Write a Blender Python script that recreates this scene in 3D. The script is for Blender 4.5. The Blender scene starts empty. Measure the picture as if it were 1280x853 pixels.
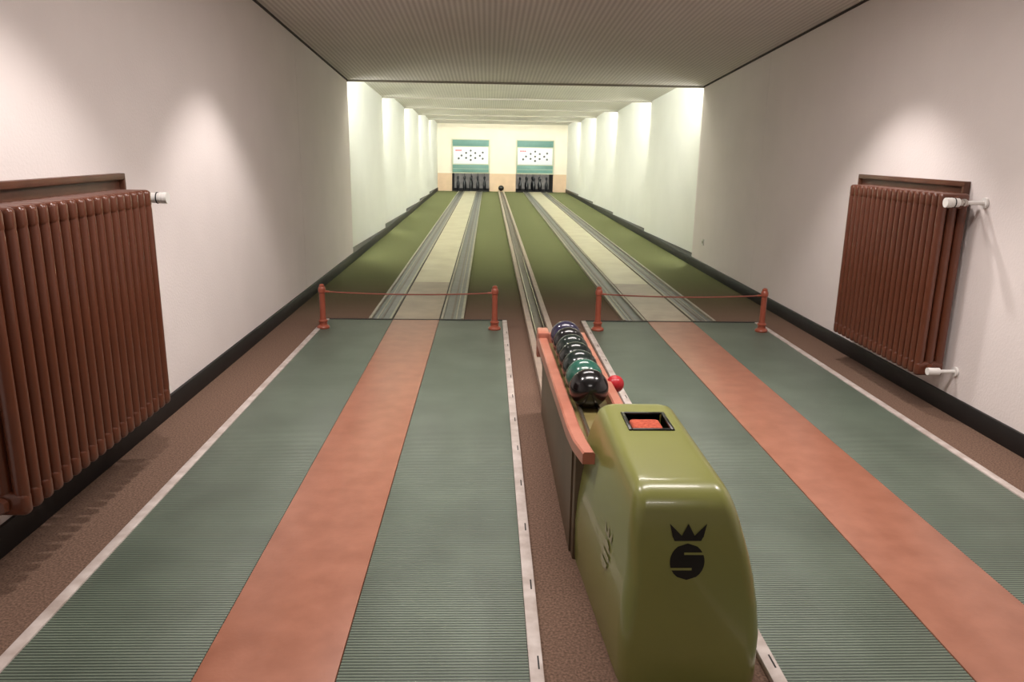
import bpy, bmesh, math, random
from mathutils import Vector, Matrix
random.seed(4)
scene = bpy.context.scene
scene.view_settings.view_transform = 'Standard'

def s2l(c):
    return tuple(((v/255)/12.92 if v/255 <= .04045 else ((v/255+.055)/1.055)**2.4) for v in c)

# ---------------------------------------------------------------- materials
def mat(name, rgb, rough=.5, var=.0, vscale=20, bump=0, bscale=200, metal=0, coat=0, rgb2=None,
        emit=None, estr=0, spec=.5, detail=4):
    m = bpy.data.materials.new(name); m.use_nodes = True
    nt = m.node_tree; b = nt.nodes['Principled BSDF']
    c = s2l(rgb)
    b.inputs['Base Color'].default_value = (*c, 1)
    b.inputs['Roughness'].default_value = rough
    b.inputs['Metallic'].default_value = metal
    b.inputs['Coat Weight'].default_value = coat
    b.inputs['Specular IOR Level'].default_value = spec
    tc = nt.nodes.new('ShaderNodeTexCoord')
    if var or rgb2:
        n = nt.nodes.new('ShaderNodeTexNoise'); n.inputs['Scale'].default_value = vscale
        n.inputs['Detail'].default_value = detail
        nt.links.new(tc.outputs['Object'], n.inputs['Vector'])
        r = nt.nodes.new('ShaderNodeValToRGB')
        r.color_ramp.elements[0].position = .32; r.color_ramp.elements[1].position = .68
        c2 = s2l(rgb2) if rgb2 else tuple(min(1, v*(1+var)) for v in c)
        c1 = c if rgb2 else tuple(v*(1-var) for v in c)
        r.color_ramp.elements[0].color = (*c1, 1); r.color_ramp.elements[1].color = (*c2, 1)
        nt.links.new(n.outputs['Fac'], r.inputs['Fac'])
        nt.links.new(r.outputs['Color'], b.inputs['Base Color'])
    if bump:
        n2 = nt.nodes.new('ShaderNodeTexNoise'); n2.inputs['Scale'].default_value = bscale
        nt.links.new(tc.outputs['Object'], n2.inputs['Vector'])
        bp = nt.nodes.new('ShaderNodeBump'); bp.inputs['Strength'].default_value = bump
        bp.inputs['Distance'].default_value = .003
        nt.links.new(n2.outputs['Fac'], bp.inputs['Height'])
        nt.links.new(bp.outputs['Normal'], b.inputs['Normal'])
    if emit:
        b.inputs['Emission Color'].default_value = (*s2l(emit), 1)
        b.inputs['Emission Strength'].default_value = estr
    return m

def ribbed(name, rgb, dark, axis, period, rough, bump=.4, var=.12, vscale=3):
    m = mat(name, rgb, rough); nt = m.node_tree; b = nt.nodes['Principled BSDF']
    tc = nt.nodes.new('ShaderNodeTexCoord')
    w = nt.nodes.new('ShaderNodeTexWave'); w.bands_direction = axis
    w.inputs['Scale'].default_value = .31416/period
    nt.links.new(tc.outputs['Object'], w.inputs['Vector'])
    mx = nt.nodes.new('ShaderNodeMix'); mx.data_type = 'RGBA'
    mx.inputs['A'].default_value = (*s2l(dark), 1); mx.inputs['B'].default_value = (*s2l(rgb), 1)
    nt.links.new(w.outputs['Fac'], mx.inputs['Factor'])
    n = nt.nodes.new('ShaderNodeTexNoise'); n.inputs['Scale'].default_value = vscale
    n.inputs['Detail'].default_value = 8
    nt.links.new(tc.outputs['Object'], n.inputs['Vector'])
    mr = nt.nodes.new('ShaderNodeMapRange')
    mr.inputs['From Min'].default_value = .3; mr.inputs['From Max'].default_value = .7
    mr.inputs['To Min'].default_value = 1-var; mr.inputs['To Max'].default_value = 1+var
    nt.links.new(n.outputs['Fac'], mr.inputs['Value'])
    m2 = nt.nodes.new('ShaderNodeVectorMath'); m2.operation = 'SCALE'
    nt.links.new(mx.outputs['Result'], m2.inputs[0]); nt.links.new(mr.outputs['Result'], m2.inputs['Scale'])
    nt.links.new(m2.outputs['Vector'], b.inputs['Base Color'])
    bp = nt.nodes.new('ShaderNodeBump'); bp.inputs['Strength'].default_value = bump
    bp.inputs['Distance'].default_value = .003
    nt.links.new(w.outputs['Fac'], bp.inputs['Height']); nt.links.new(bp.outputs['Normal'], b.inputs['Normal'])
    return m

M = {}
M['wall'] = mat('wall_plaster', (229, 221, 218), .85, var=.025, vscale=2, bump=.4, bscale=70)
M['wallfar'] = mat('wall_panel_cream', (234, 235, 228), .8, var=.02, vscale=2, bump=.2, bscale=70)
M['wallend'] = mat('wall_end_cream', (234, 226, 208), .8, var=.03, vscale=2)
M['tan'] = mat('tan_wainscot', (208, 180, 150), .6, var=.05, vscale=5)
M['ceil'] = ribbed('ceiling_corrugated', (227, 221, 216), (199, 192, 187), 'X', .045, .8, .2, .04, 1.5)
M['ceilfar'] = ribbed('ceiling_corrugated_far', (226, 222, 212), (208, 204, 194), 'X', .045, .8, .2, .04, 1.5)
M['fascia'] = mat('ceiling_fascia', (176, 170, 158), .7)
M['base'] = mat('black_skirting', (22, 20, 20), .5, var=.2, vscale=10)
M['darkgap'] = mat('painted_gap_shadow', (60, 52, 48), .8)  # dark colour stands in for the shadow between wall and ceiling
M['matg'] = ribbed('ribbed_green_rubber', (116, 129, 114), (50, 62, 52), 'Y', .0135, .42, .8, .16, 3)
M['terra'] = mat('terracotta_linoleum', (152, 99, 78), .36, rgb2=(168, 113, 91), vscale=9, bump=.15, bscale=90, detail=15)
M['white'] = mat('worn_white_strip', (206, 196, 190), .5, rgb2=(172, 158, 150), vscale=14)
M['slot'] = mat('black_slot', (18, 16, 16), .6)
M['lane'] = mat('lane_cream', (186, 178, 148), .35, rgb2=(202, 196, 166), vscale=3, detail=8)
M['lanebr'] = mat('lane_brown_start', (140, 120, 100), .35, rgb2=(160, 142, 118), vscale=5, detail=8)
M['gutter'] = mat('gutter_rubber', (84, 87, 86), .35, var=.2, vscale=8)
M['curb'] = mat('curb_beige', (152, 146, 128), .4, var=.15, vscale=10)
M['track'] = mat('track_edge', (162, 146, 132), .35, var=.1, vscale=10)
M['metal'] = mat('track_metal', (150, 140, 120), .25, metal=.8)
M['trackd'] = mat('track_channel', (84, 74, 64), .4, var=.2, vscale=10)
M['black'] = mat('black_matte', (10, 10, 11), .7)
M['pin'] = mat('pin_black_plastic', (16, 16, 18), .3)
M['curtain'] = mat('pit_curtain', (200, 196, 190), .9, var=.2, vscale=6)
M['bgreen'] = mat('board_green', (84, 126, 118), .5, var=.06, vscale=8)
M['bframe'] = mat('board_frame', (186, 188, 162), .5)
M['bwhite'] = mat('board_white_panel', (218, 221, 228), .4, emit=(235, 238, 245), estr=.06)
M['red'] = mat('red_plastic', (176, 30, 40), .35)
M['rad'] = mat('radiator_brown_enamel', (94, 50, 32), .3, var=.06, vscale=12, coat=.3)
M['radwood'] = mat('radiator_backboard_wood', (80, 46, 30), .4, rgb2=(96, 58, 40), vscale=9)
M['vwhite'] = mat('valve_white_plastic', (228, 226, 222), .35)
M['chrome'] = mat('valve_chrome', (190, 186, 180), .25, metal=1)
M['hood'] = mat('olive_lacquered_hood', (126, 129, 70), .28, var=.04, vscale=3, coat=.25)
M['hoodside'] = mat('brown_side_panel', (96, 80, 60), .5, rgb2=(84, 72, 54), vscale=5)
M['rail'] = mat('orange_wood_rail', (166, 98, 78), .35, rgb2=(188, 122, 102), vscale=7, coat=.2)
M['trough'] = mat('trough_ochre', (120, 108, 66), .4, var=.2, vscale=9)
M['sponge'] = mat('orange_sponge', (190, 90, 62), .95, rgb2=(150, 56, 36), vscale=90, bump=1, bscale=150)
M['logo'] = mat('logo_black', (14, 14, 10), .3)
M['decal'] = mat('side_decal_grey', (150, 146, 118), .5)
M['post'] = mat('stanchion_red_brown', (146, 74, 54), .3, var=.08, vscale=15, coat=.3)
M['rope'] = mat('cord_red_brown', (136, 72, 58), .7)
M['lampw'] = mat('lamp_white_housing', (235, 233, 228), .4)

# carpet: brown near to green far, the lamps' tint put into the colour
m = mat('carpet_floor', (110, 90, 74), .95); nt = m.node_tree; b = nt.nodes['Principled BSDF']
M['carpet'] = m
tc = nt.nodes.new('ShaderNodeTexCoord'); sep = nt.nodes.new('ShaderNodeSeparateXYZ')
nt.links.new(tc.outputs['Object'], sep.inputs[0])
mr = nt.nodes.new('ShaderNodeMapRange'); mr.interpolation_type = 'SMOOTHSTEP'
mr.inputs['From Min'].default_value = 6.4; mr.inputs['From Max'].default_value = 9.2
nt.links.new(sep.outputs['Y'], mr.inputs['Value'])
mx = nt.nodes.new('ShaderNodeMix'); mx.data_type = 'RGBA'
mx.inputs['A'].default_value = (*s2l((112, 90, 77)), 1); mx.inputs['B'].default_value = (*s2l((102, 106, 72)), 1)
nt.links.new(mr.outputs['Result'], mx.inputs['Factor'])
n = nt.nodes.new('ShaderNodeTexNoise'); n.inputs['Scale'].default_value = 120; n.inputs['Detail'].default_value = 3
nt.links.new(tc.outputs['Object'], n.inputs['Vector'])
mr2 = nt.nodes.new('ShaderNodeMapRange')
mr2.inputs['From Min'].default_value = .3; mr2.inputs['From Max'].default_value = .7
mr2.inputs['To Min'].default_value = .6; mr2.inputs['To Max'].default_value = 1.4
nt.links.new(n.outputs['Fac'], mr2.inputs['Value'])
vm = nt.nodes.new('ShaderNodeVectorMath'); vm.operation = 'SCALE'
nt.links.new(mx.outputs['Result'], vm.inputs[0]); nt.links.new(mr2.outputs['Result'], vm.inputs['Scale'])
nt.links.new(vm.outputs['Vector'], b.inputs['Base Color'])
b.inputs['Specular IOR Level'].default_value = .1

# ---------------------------------------------------------------- builder
class B:
    def __init__(s, name):
        s.name = name; s.bm = bmesh.new(); s.mats = []
    def mi(s, k):
        if k not in s.mats: s.mats.append(k)
        return s.mats.index(k)
    def face(s, pts, k):
        f = s.bm.faces.new([s.bm.verts.new(p) for p in pts]); f.material_index = s.mi(k); return f
    def merge(s, t, k):
        i = s.mi(k)
        me = bpy.data.meshes.new('t'); 
        for f in t.faces: f.material_index = i
        t.to_mesh(me); t.free()
        s.bm.from_mesh(me); bpy.data.meshes.remove(me)
    def box(s, x0, x1, y0, y1, z0, z1, k, bev=0, seg=2, rot=None):
        t = bmesh.new(); bmesh.ops.create_cube(t, size=1)
        bmesh.ops.scale(t, vec=(x1-x0, y1-y0, z1-z0), verts=t.verts)
        if bev: bmesh.ops.bevel(t, geom=t.edges[:], offset=bev, segments=seg, affect='EDGES', profile=.5)
        if rot: bmesh.ops.rotate(t, cent=(0, 0, 0), matrix=rot, verts=t.verts)
        bmesh.ops.translate(t, vec=((x0+x1)/2, (y0+y1)/2, (z0+z1)/2), verts=t.verts)
        s.merge(t, k)
    def prism(s, pts, axis, a0, a1, k):
        def P(p, a):
            return {'X': (a, p[0], p[1]), 'Y': (p[0], a, p[1]), 'Z': (p[0], p[1], a)}[axis]
        t = bmesh.new()
        v0 = [t.verts.new(P(p, a0)) for p in pts]; v1 = [t.verts.new(P(p, a1)) for p in pts]
        t.faces.new(v0); t.faces.new(v1[::-1])
        for i in range(len(pts)):
            j = (i+1) % len(pts); t.faces.new((v0[j], v0[i], v1[i], v1[j]))
        bmesh.ops.recalc_face_normals(t, faces=t.faces); s.merge(t, k)
    def cyl(s, p0, p1, r, k, r2=None, seg=20):
        p0 = Vector(p0); p1 = Vector(p1); d = p1-p0
        t = bmesh.new()
        bmesh.ops.create_cone(t, cap_ends=True, segments=seg, radius1=r, radius2=r if r2 is None else r2, depth=d.length)
        q = d.to_track_quat('Z', 'Y').to_matrix()
        bmesh.ops.rotate(t, cent=(0, 0, 0), matrix=q, verts=t.verts)
        bmesh.ops.translate(t, vec=(p0+p1)/2, verts=t.verts); s.merge(t, k)
    def sphere(s, c, r, k, sc=(1, 1, 1), seg=32):
        t = bmesh.new(); bmesh.ops.create_uvsphere(t, u_segments=seg, v_segments=seg//2, radius=r)
        bmesh.ops.scale(t, vec=sc, verts=t.verts); bmesh.ops.translate(t, vec=c, verts=t.verts); s.merge(t, k)
    def lathe(s, c, prof, k, seg=24):
        t = bmesh.new(); rings = []
        for r, z in prof:
            rings.append([t.verts.new((c[0]+r*math.cos(2*math.pi*i/seg), c[1]+r*math.sin(2*math.pi*i/seg), c[2]+z)) for i in range(seg)])
        for a, bb in zip(rings, rings[1:]):
            for i in range(seg):
                j = (i+1) % seg; t.faces.new((a[i], a[j], bb[j], bb[i]))
        t.faces.new(rings[0][::-1]); t.faces.new(rings[-1]); s.merge(t, k)
    def loft(s, rings, k, cap0=True, cap1=True):
        t = bmesh.new(); R = [[t.verts.new(p) for p in r] for r in rings]; n = len(R[0])
        for a, bb in zip(R, R[1:]):
            for i in range(n):
                j = (i+1) % n; t.faces.new((a[i], a[j], bb[j], bb[i]))
        if cap0: t.faces.new(R[0][::-1])
        if cap1: t.faces.new(R[-1])
        s.merge(t, k)
    def done(s, parent=None, ang=35):
        me = bpy.data.meshes.new(s.name); s.bm.to_mesh(me); s.bm.free()
        for k in s.mats: me.materials.append(M[k])
        me.polygons.foreach_set('use_smooth', [True]*len(me.polygons))
        me.set_sharp_from_angle(angle=math.radians(ang))
        o = bpy.data.objects.new(s.name, me); scene.collection.objects.link(o)
        if parent: o.parent = parent
        return o

XL, XR, YE = -1.80, 2.76, 27.8
STN = [10.3, 13.6, 17.1, 20.5, 23.9, YE]     # lamp stations
LIP = 2.31; REC = .24; WREC = .12
CX = (-.63, 1.63)
def zc_near(y): return LIP + .067*(10.3-y)

# ---------------------------------------------------------------- room shell
o = B('floor'); o.box(XL-.25, XR+.25, -3.1, 30, -.1, 0, 'carpet'); o.done()
def wall(name, X, sgn):
    o = B(name); T = .1*sgn
    o.prism([(X, -3), (X, 10.3), (X+T, 10.3), (X+T, -3)], 'Z', 0, 3.3, 'wall')
    for a, b_ in zip(STN, STN[1:]):
        o.prism([(X+WREC*sgn, a), (X, b_), (X+.02*sgn, b_+.0), (X+.02*sgn+WREC*sgn, b_), (X+.02*sgn+WREC*sgn, a)], 'Z', 0, 2.65, 'wallfar')
    return o
o = wall('wall_left', XL, -1)
for y in (7.6,): o.box(XL-.001, XL+.002, y, y+.006, .12, 2.45, 'wall')
o.done()
o = wall('wall_right', XR, 1)
for y in (7.9,): o.box(XR-.002, XR+.001, y, y+.006, .12, 2.44, 'wall')
o.done()
for nm, x0, x1 in (('baseboard_left', XL-.2, XL+.015), ('baseboard_right', XR-.015, XR+.2)):
    o = B(nm); o.box(x0, x1, -3, YE, 0.0, .115, 'base', .004); o.done()
o = B('gap_shadow_strip_1'); o.prism([(-3, zc_near(-3)-.016), (10.3, LIP-.016), (10.3, LIP+.01), (-3, zc_near(-3)+.01)], 'X', XL-.01, XL+.012, 'darkgap'); o.done()  # painted shadow line along the ceiling join, left and right
o = B('gap_shadow_strip_2'); o.prism([(-3, zc_near(-3)-.016), (10.3, LIP-.016), (10.3, LIP+.01), (-3, zc_near(-3)+.01)], 'X', XR-.012, XR+.01, 'darkgap'); o.done()

o = B('ceiling')
o.prism([(-3, zc_near(-3)), (10.3, LIP), (10.3, LIP+.32), (10.27, LIP+.32), (10.27, LIP+.04), (-3, zc_near(-3)+.04)], 'X', XL-.1, XR+.1, 'ceil')
for a, b_ in zip(STN, STN[1:]):
    o.prism([(a-.02, LIP+REC), (b_, LIP), (b_, LIP+.32), (b_-.03, LIP+.32), (b_-.03, LIP+.04), (a-.02, LIP+REC+.04)], 'X', XL-.2, XR+.2, 'ceilfar')
for a in STN[:-1]:
    o.box(XL-.0, XR+.0, a-.035, a+.004, LIP-.022, LIP+.05, 'fascia', .002)
o.done()

# end wall with two pit openings
o = B('wall_back')
op = [(c-.66, c+.66) for c in CX]; ZO = .62
xs = [XL-.2, op[0][0], op[0][1], op[1][0], op[1][1], XR+.2]
o.box(XL-.2, XR+.2, YE, YE+.12, ZO, 2.7, 'wallend')
for i in (0, 2, 4): o.box(xs[i], xs[i+1], YE, YE+.12, 0, ZO, 'tan')
o.done()
o = B('wall_front'); o.box(XL-.1, XR+.1, -3.1, -3, 0, 3.3, 'wall'); o.done()

def area(name, loc, direction, sx, sy, power, col, parent):
    l = bpy.data.lights.new(name, 'AREA'); l.shape = 'RECTANGLE'; l.size = sx; l.size_y = sy
    l.energy = power; l.color = col
    ob = bpy.data.objects.new(name, l); scene.collection.objects.link(ob); ob.location = loc
    ob.rotation_euler = Vector(direction).to_track_quat('-Z', 'Y').to_euler()
    ob.parent = parent; return ob

# ---------------------------------------------------------------- pin pits, boards, pins
for ci, c in enumerate(CX):
    o = B('pinsetter_pit')
    o.box(c-.70, c-.66, YE+.12, YE+1.9, 0, .75, 'black'); o.box(c+.66, c+.70, YE+.12, YE+1.9, 0, .75, 'black')
    o.box(c-.70, c+.70, YE+1.86, YE+1.9, 0, .75, 'curtain'); o.box(c-.70, c+.70, YE+.12, YE+1.9, .71, .75, 'black')
    o.box(c-.66, c+.66, YE-.35, YE+1.86, 0, .012, 'black')
    o.box(c-.6, c+.6, YE+.14, YE+.17, .64, .70, 'lampw')  # housing for the added pit lamp
    pit = o.done()
    area('added_pit_light', (c, YE+.18, .67), (0, 1, -.25), 1.2, .05, 9, (1, .97, .9), pit)  # added lamp, brightens the curtain so the pins stand out
    o = B('ninepin_set')
    prof = [(.03, 0), (.042, .01), (.05, .08), (.053, .13), (.045, .2), (.026, .26), (.021, .29), (.03, .32), (.036, .35), (.034, .38), (.02, .4), (.004, .405)]
    d = .24
    for row, xsn in enumerate(([0], [-1, 1], [-2, 0, 2], [-1, 1], [0])):
        for xx in xsn:
            o.lathe((c+xx*d, YE+.25+row*.27, .012), [(r*1.15, z*1.2) for r, z in prof], 'pin', 16)
            o.cyl((c+xx*d, YE+.25+row*.27, .48), (c+xx*d, YE+.25+row*.27, .71), .005, 'black', seg=6)
    o.done()
    o = B('pin_display_board')
    y1 = YE; y0 = YE-.08
    o.box(c-.66, c+.66, y0, y1, .62, 1.79, 'bframe', .01)
    o.box(c-.63, c+.63, y0-.012, y0+.01, 1.55, 1.76, 'bgreen', .004)
    o.box(c-.63, c+.63, y0-.012, y0+.01, .66, .92, 'bgreen', .004)
    o.box(c-.61, c+.61, y0-.012, y0+.01, .95, 1.52, 'bwhite', .004)
    o.box(c-.64, c+.64, y0-.016, y0, .775, .785, 'bframe')
    pos = [(0, .1), (-.16, .17), (.16, .17), (-.32, .25), (0, .25), (.32, .25), (-.16, .34), (.16, .34), (0, .42), (-.42, .15), (.42, .15), (.42, .36)]
    for px, pz in pos:
        o.cyl((c+px, y0-.011, .98+pz), (c+px, y0-.017, .98+pz), .036, 'logo', seg=16)
    for q in range(4): o.box(c-.53+q*.055, c-.49+q*.055, y0-.016, y0-.01, 1.38, 1.43, 'red')
    o.done()

# ---------------------------------------------------------------- lanes and approaches
YF = 6.64
for ci, c in enumerate(CX):
    o = B('lane_approach_mat')
    o.box(c-.76, c-.205, -2.5, YF, 0, .018, 'matg', .003)
    o.box(c+.205, c+.76, -2.5, YF, 0, .018, 'matg', .003)
    o.box(c-.203, c+.203, -2.5, YF, 0, .02, 'terra', .003)
    for si, x in enumerate((c-.80, c+.76)):
        o.box(x, x+.042, -2.5, YF, 0, .024, 'white', .003)
        if si == ci: continue
        y = -1.
        while y < YF-.1:
            o.box(x+.026, x+.031, y, y+.06, .0235, .0248, 'slot'); y += .42
    o.box(c-.8, c+.8, YF, YF+.025, 0, .022, 'slot')
    o.done()
    o = B('bowling_lane'); Y0, Y1 = YF+.025, YE-.35
    def strip(xa0, xb0, xa1, xb1, z0, z1, k, ya=Y0, yb=Y1):
        o.prism([(xa0, ya), (xb0, ya), (xb1, yb), (xa1, yb)], 'Z', z0, z1, k)
    Yt = 8.6
    strip(c-.2, c+.2, c-.2, c+.2, 0, .02, 'lanebr', Y0, Yt)
    strip(c-.2, c+.2, c-.2, c+.2, 0, .02, 'lane', Yt, Y1)
    for sg in (-1, 1):
        def ss(a, b_, z0, z1, k):
            x0, x1 = sorted((c+sg*a, c+sg*b_)); strip(x0, x1, x0, x1, z0, z1, k)
        ss(.200, .215, 0, .014, 'slot'); ss(.215, .235, 0, .026, 'curb')
        ss(.235, .395, 0, .006, 'gutter'); ss(.302, .322, 0, .010, 'trackd'); ss(.345, .355, 0, .011, 'curb')
        ss(.395, .418, 0, .028, 'curb')
    o.done()

o = B('ball_return_track'); a, e = 4.32, YE-.2; x0, x1 = .335, .545
o.box(x0, x0+.045, a, e, 0, .055, 'track', .004); o.box(x1-.045, x1, a, e, 0, .055, 'track', .004)
o.box(x0+.045, x1-.045, a, e, 0, .012, 'trackd')
for x in (x0+.065, x1-.065): o.cyl((x, a, .03), (x, e, .03), .008, 'metal', seg=8)
o.done()

# ---------------------------------------------------------------- ball return machine
def rr(x0, x1, y0, y1, r, z, n=8, ry=None):
    pts = []
    for q, (cx_, sy_, a0) in enumerate(((x1-r, 0, -90), (x1-r, 1, 0), (x0+r, 1, 90), (x0+r, 0, 180))):
        ryy = ry if (ry and sy_ == 0) else r
        cy_ = y1-r if sy_ else y0+ryy
        for i in range(n+1):
            a = math.radians(a0+90*i/n); pts.append((cx_+r*math.cos(a), cy_+ryy*math.sin(a), z))
    return pts
root = bpy.data.objects.new('ball_return_machine', None); scene.collection.objects.link(root)
lv = [(0, .330, .785, 1.875, 2.70, .05), (.03, .328, .788, 1.87, 2.70, .052), (.16, .325, .788, 1.872, 2.70, .052), (.25, .331, .777, 1.878, 2.70, .050), (.33, .341, .762, 1.885, 2.70, .048),
      (.40, .354, .744, 1.893, 2.695, .046), (.45, .366, .728, 1.90, 2.69, .044), (.50, .380, .712, 1.908, 2.69, .042), (.54, .393, .697, 1.918, 2.685, .040),
      (.565, .403, .686, 1.931, 2.68, .038), (.582, .412, .676, 1.948, 2.675, .036), (.593, .424, .664, 1.968, 2.665, .034), (.599, .438, .650, 1.990, 2.655, .032), (.60, .455, .635, 2.01, 2.645, .03)]
def inset(y, z):
    t = max(0, min(1, (y-1.87)/.83)); return .06*(1-t)*max(0, min(1, (.6-z)/.25))
rings = []
for z, x0, x1, y0, y1, r in lv:
    pts = rr(x0, x1, y0, y1, r, z, ry=r*1.3); xc = (x0+x1)/2; hw = xc-x0
    rings.append([(x + (inset(y, z)*(xc-x)/hw if x < xc else 0), y, zz) for x, y, zz in pts])
hx0, hx1, hy0, hy1 = .483, .612, 2.39, 2.54
rings.append(rr(hx0, hx1, hy0, hy1, .004, .60)); rings.append(rr(hx0, hx1, hy0, hy1, .004, .555))
o = B('hood'); o.loft(rings, 'hood'); o.done(root, 50)
o = B('sponge_tray'); w = .012
o.box(hx0-w, hx0, hy0-w, hy1+w, .55, .606, 'logo', .002); o.box(hx1, hx1+w, hy0-w, hy1+w, .55, .606, 'logo', .002)
o.box(hx0, hx1, hy0-w, hy0, .55, .606, 'logo', .002); o.box(hx0, hx1, hy1, hy1+w, .55, .606, 'logo', .002)
o.box(hx0+.012, hx1-.012, hy0+.012, hy1-.02, .556, .592, 'sponge', .012, 3); o.done(root)
# emblem
def yf(z):
    for (a, b_) in zip(lv, lv[1:]):
        if a[0] <= z <= b_[0]: return a[3]+(b_[3]-a[3])*(z-a[0])/(b_[0]-a[0])
o = B('crown_emblem'); lx = .556
def plate(pts, k, off):
    o.face([(lx+x*.92, yf(z)-off, z) for x, z in pts], k)
zc0 = .40; R = .052
N = 12
for i in range(N):
    za = zc0-R+2*R*i/N; zb = zc0-R+2*R*(i+1)/N
    wa = math.sqrt(max(0, R*R-(za-zc0)**2)); wb = math.sqrt(max(0, R*R-(zb-zc0)**2))
    plate([(-wa-.0005, za), (wa+.0005, za), (wb+.0005, zb), (-wb-.0005, zb)], 'logo', .0015)
plate([(-.01, .420), (.052, .420), (.052, .427), (-.01, .427)], 'hood', .0025)
plate([(-.022, .407), (.028, .397), (.028, .404), (-.022, .414)], 'logo', .0028)
plate([(-.052, .376), (.014, .376), (.014, .383), (-.052, .383)], 'hood', .0025)
plate([(-.04, .459), (.04, .459), (.046, .47), (-.046, .47)], 'logo', .0015)
for a, b_, t_ in ((-.046, -.014, -.056), (-.022, .022, 0), (.014, .046, .056)):
    plate([(a, .47), (b_, .47), (t_, .508)], 'logo', .004)
o.done(root)
o = B('side_decal')
def xl(y, z):
    for (a, b_) in zip(lv, lv[1:]):
        if a[0] <= z <= b_[0]: return a[1]+(b_[1]-a[1])*(z-a[0])/(b_[0]-a[0])+inset(y, z)
def dp(yz, k):
    o.face([(xl(y, z)-.004, y, z) for y, z in yz], k)
yc, zd = 2.15, .28
for i in range(10):
    za = zd-.045+.09*i/10; zb = za+.009
    wa = math.sqrt(max(0, .045**2-(za-zd)**2)); wb = math.sqrt(max(0, .045**2-(zb-zd)**2))
    if i in (3, 6): continue
    dp([(yc-wa-.001, za), (yc+wa+.001, za), (yc+wb+.001, zb), (yc-wb-.001, zb)], 'decal')
for a_, b_, t_ in ((-.04, -.012, -.05), (-.018, .018, 0), (.012, .04, .05)):
    dp([(yc+a_, .335), (yc+b_, .335), (yc+t_, .375)], 'decal')
o.done(root)
# trough
o = B('trough'); ya, yb = 2.42, 4.27
o.box(.325, .545, 2.6, yb-.01, 0, .42, 'hoodside', .004)
def zlo(y): return .462-.05*(y-ya)/(yb-ya)
def zhi(y): return .505-.025*(y-ya)/(yb-ya)
def railp(pl, k='rail'):
    rings = []
    for y, xo, xi in pl:
        rings.append([(xo, y, zlo(y)), (xi, y, zlo(y)), (xi, y, zhi(y)-.006), (xi-.006*(1 if xi > xo else -1), y, zhi(y)), (xo+.006*(1 if xi > xo else -1), y, zhi(y)), (xo, y, zhi(y)-.006)])
    o.loft(rings, k)
railp([(ya, .326, .368), (2.55, .306, .356), (2.7, .298, .348), (yb, .283, .333)])
railp([(2.62, .56, .515), (yb, .56, .515)])
o.prism([(2.66, .0), (yb-.01, .0), (yb-.01, .42), (2.66, .46)], 'X', .318, .338, 'hoodside')
o.prism([(2.62, .40), (yb, .37), (yb, .425), (2.62, .455)], 'X', .335, .515, 'trough')
for x in (.385, .465): o.cyl((x, 2.62, .463), (x, yb-.03, .433), .009, 'metal', seg=10)
o.box(.283, .56, yb-.03, yb+.02, .34, .478, 'rail', .006)
o.box(.283, .345, yb-.14, yb+.0, .47, .51, 'rail', .008)
o.cyl((.56, 3.3, .46), (.58, 3.3, .46), .02, 'post'); o.sphere((.578, 3.3, .475), .04, 'red')
o.done(root)

# balls
cols = [(16, 16, 17), (44, 96, 82), (24, 38, 34), (22, 30, 28), (30, 42, 38), (20, 20, 22), (44, 40, 66)]
for i, cc in enumerate(cols):
    k = 'ball%d' % i; M[k] = mat('bowling_ball_resin_%d' % i, cc, .2, var=.25, vscale=12, coat=.3)
    o = B('bowling_ball'); y = 3.05+i*.166
    zz = .463-(y-2.62)*.03/1.62+.009+.0695
    o.sphere((0, 0, 0), .082, k, seg=48)
    ob = o.done(); ob.location = (.425, y, zz)
M['ballk'] = mat('bowling_ball_black', (12, 12, 13), .12, coat=.6)
o = B('bowling_ball'); o.sphere((0, 0, 0), .1, 'ballk', seg=32); ob = o.done(); ob.location = (.44, YE-.5, .145)

# ---------------------------------------------------------------- rope barriers
for xa, xb in ((-1.37, .06), (.93, 2.33)):
    o = B('rope_barrier'); y = 6.30; z0 = .019
    prof = [(.052, 0), (.054, .012), (.046, .022), (.034, .03), (.032, .05), (.038, .056), (.038, .066), (.028, .075), (.024, .1), (.024, .30), (.030, .305), (.031, .33), (.027, .345), (.022, .35), (.022, .362), (.012, .372), (.001, .374)]
    for x in (xa, xb): o.lathe((x, y, z0), prof, 'post')
    n = 16; pts = []
    for i in range(n+1):
        t = i/n; pts.append((xa+(xb-xa)*t, y, z0+.31-.02*4*t*(1-t)))
    for p, q in zip(pts, pts[1:]): o.cyl(p, q, .0055, 'rope', seg=8)
    for x, s_ in ((xa, 1), (xb, -1)): o.cyl((x, y, z0+.31), (x+s_*.06, y, z0+.308), .009, 'post', seg=10)
    o.done()

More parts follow.
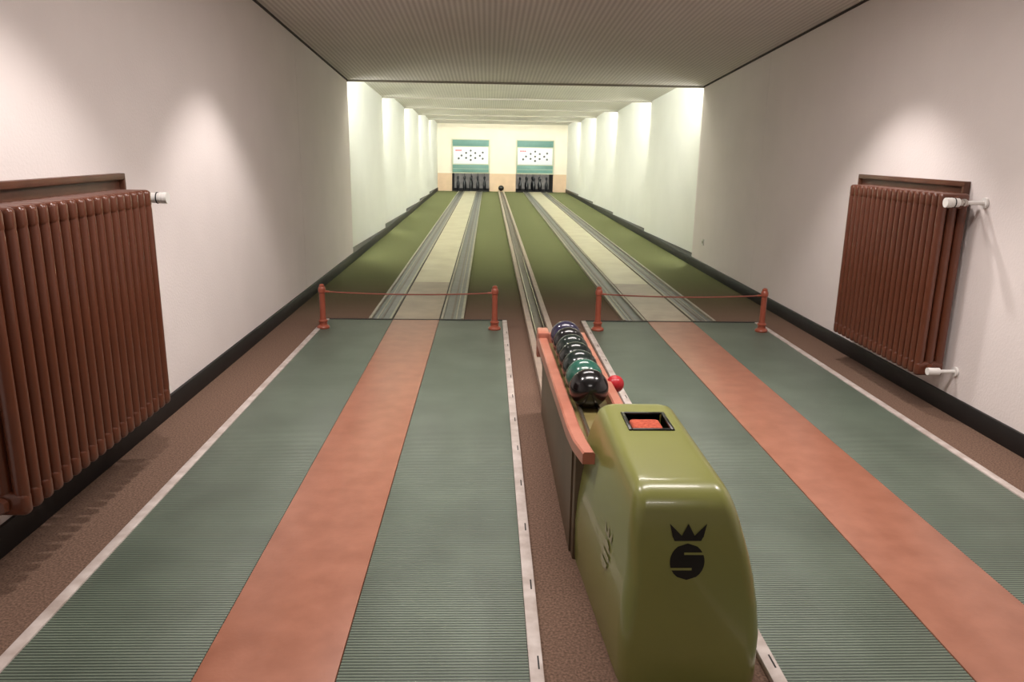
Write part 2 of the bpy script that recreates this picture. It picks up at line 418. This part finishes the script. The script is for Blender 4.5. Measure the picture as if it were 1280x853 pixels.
# ---------------------------------------------------------------- radiators
def radiator(sg, xf, ys, ye, z0, z1, wallx, valve_end, y0b, y1b):
    o = B('radiator')
    D = .17; n = round((ye-ys)/.066); p = (ye-ys)/n
    xb_ = xf - sg*D
    for i in range(n):
        yc = ys+p*(i+.5)
        for t in (0, .5, 1):
            xc = xf - sg*(.026+t*(D-.052))
            rings = []
            for z, s_ in ((z0+.03, .8), (z0+.09, 1), (z1-.09, 1), (z1-.03, .8)):
                rings.append([(xc+.026*s_*math.cos(a), yc+.0225*s_*math.sin(a), z) for a in [2*math.pi*j/14 for j in range(14)]])
            o.loft(rings, 'rad')
        xa, xc_ = sorted((xf-sg*.002, xb_))
        for zz0, zz1 in ((z1-.085, z1), (z0, z0+.085)):
            o.box(xa, xc_, yc-.024, yc+.024, zz0, zz1, 'rad', .02, 4)
    xm = xf-sg*D/2
    for zz in (z1-.045, z0+.045):
        o.cyl((xm, ys-.01, zz), (xm, ye+.01, zz), .028, 'rad')
        for yy, d in ((ys, -1), (ye, 1)):
            o.cyl((xm, yy, zz), (xm, yy+d*.018, zz), .034, 'rad', r2=.028, seg=6)
    w0 = wallx+sg*.002
    a, b_ = sorted((w0, wallx+sg*.018))
    o.box(a, b_, y0b, y1b, z0-.02, z1+.045, 'radwood', .003)
    a2, b2 = sorted((w0, wallx+sg*.04))
    o.box(a2, b2, y0b-.02, y1b+.02, z1+.035, z1+.065, 'radwood', .004)
    for yy in (y0b-.02, y1b): o.box(a2, b2, yy, yy+.02, z0-.02, z1+.04, 'radwood', .003)
    for yy in (ys+.2, ye-.2):
        a3, b3 = sorted((w0, xb_+sg*.03)); o.box(a3, b3, yy-.012, yy+.012, z0+.09, z0+.12, 'rad')
        o.box(a3, b3, yy-.012, yy+.012, z1-.13, z1-.10, 'rad')
    d = 1 if valve_end == 'far' else -1; ye_ = ye if d == 1 else ys
    zt = z1-.045; vd = .11 if d == 1 else .07
    o.cyl((xm, ye_, zt), (xm, ye_+d*vd, zt), .014, 'chrome'); o.sphere((xm, ye_+d*vd, zt), .022, 'chrome', seg=16)
    o.cyl((xm, ye_+d*vd, zt), (w0, ye_+d*vd, zt), .011, 'vwhite')
    o.cyl((w0, ye_+d*vd, zt), (wallx+sg*.015, ye_+d*vd, zt), .03, 'vwhite')
    o.cyl((xm, ye_+d*vd, zt), (xm+sg*.035, ye_+d*vd, zt), .018, 'chrome')
    o.cyl((xm+sg*.03, ye_+d*vd, zt), (xm+sg*.105, ye_+d*vd, zt), .024, 'vwhite', r2=.027)
    for q in range(3): o.cyl((xm+sg*(.055+q*.015), ye_+d*vd, zt), (xm+sg*(.06+q*.015), ye_+d*vd, zt), .0275, 'slot' if q == 0 else 'vwhite')
    zb = z0+.045
    o.cyl((xm, ye_, zb), (xm, ye_+d*.05, zb), .014, 'chrome'); o.cyl((xm, ye_+d*.05, zb), (w0, ye_+d*.05, zb), .011, 'vwhite')
    o.cyl((xm-.02*sg, ye_+d*.05, zb), (xm+sg*.05, ye_+d*.05, zb), .022, 'vwhite')
    o.cyl((w0, ye_+d*.05, zb), (wallx+sg*.015, ye_+d*.05, zb), .028, 'vwhite')
    o.done(ang=40)
radiator(1, -1.55, 2.42, 3.66, .26, 1.29, XL, 'far', 2.37, 3.84)
radiator(-1, 2.55, 4.31, 5.47, .22, 1.29, XR, 'near', 4.42, 5.68)

o = B('wall_socket'); o.box(XR-.012, XR-.001, 9.75, 9.83, .33, .41, 'vwhite', .004); o.cyl((XR-.012, 9.79, .37), (XR-.014, 9.79, .37), .02, 'curb'); o.done()

# ---------------------------------------------------------------- lamps
FAR = (.99, 1.0, .92)
for i, a in enumerate(STN[:-1]):
    o = B('fluorescent_ceiling_lamp'); o.box(XL+.2, XR-.2, a+.005, a+.035, LIP+.05, LIP+.12, 'lampw', .003)
    f = o.done()
    area('tube_light', ((XL+XR)/2, a+.045, LIP+.085), (0, 1, .3), XR-XL-.4, .05, 105, FAR, f)
    for sgn, X in ((-1, XL), (1, XR)):
        o = B('fluorescent_wall_lamp'); xa, xb = sorted((X+sgn*.02, X+sgn*.08))
        o.box(xa, xb, a+.005, a+.03, .2, 2.2, 'lampw', .003); f = o.done()
        l = bpy.data.lights.new('tube_light', 'AREA'); l.shape = 'RECTANGLE'; l.size = .05; l.size_y = 1.95; l.energy = 38; l.color = FAR
        ob = bpy.data.objects.new('tube_light', l); scene.collection.objects.link(ob)
        ob.location = ((xa+xb)/2, a+.04, 1.2); ob.rotation_euler = (math.radians(90), 0, math.radians(180)); ob.parent = f
WARM = (1.0, .915, .875)
for y, p in ((4.6, 38), (2.7, 46), (-.8, 28)):
    z = zc_near(y)
    o = B('ceiling_lamp'); o.box(-.3, 1.3, y-.2, y+.2, z-.09, z-.02, 'lampw', .01); f = o.done()
    area('panel_light', (.5, y, z-.1), (0, 0, -1), 1.5, .36, p, WARM, f)
for x in (XL+.8, XR-.8):
    for y in (2.9, 5.1):
        z = zc_near(y)
        o = B('ceiling_downlight'); o.lathe((x, y, z-.08), [(.03, .1), (.06, .1), (.06, 0), (.05, 0), (.045, .05), (.01, .06)], 'lampw'); f = o.done()
        l = bpy.data.lights.new('downlight_bulb', 'SPOT'); l.energy = 104; l.spot_size = math.radians(98); l.spot_blend = .5
        l.shadow_soft_size = .06; l.color = WARM
        ob = bpy.data.objects.new('downlight_bulb', l); scene.collection.objects.link(ob); ob.location = (x, y, z-.1); ob.parent = f

w = bpy.data.worlds.new('World'); scene.world = w; w.use_nodes = True
w.node_tree.nodes['Background'].inputs['Color'].default_value = (.5, .48, .46, 1)
w.node_tree.nodes['Background'].inputs['Strength'].default_value = .3

# ---------------------------------------------------------------- camera
cam = bpy.data.cameras.new('camera'); cam.lens = 27; cam.sensor_width = 36; cam.clip_end = 200
co = bpy.data.objects.new('camera', cam); scene.collection.objects.link(co); scene.camera = co
R = Matrix.Rotation(math.radians(-1.90), 4, 'Z') @ Matrix.Rotation(math.radians(90-14.09), 4, 'X') @ Matrix.Rotation(math.radians(.9), 4, 'Z')
co.matrix_world = Matrix.Translation((0, 0, 1.5)) @ R
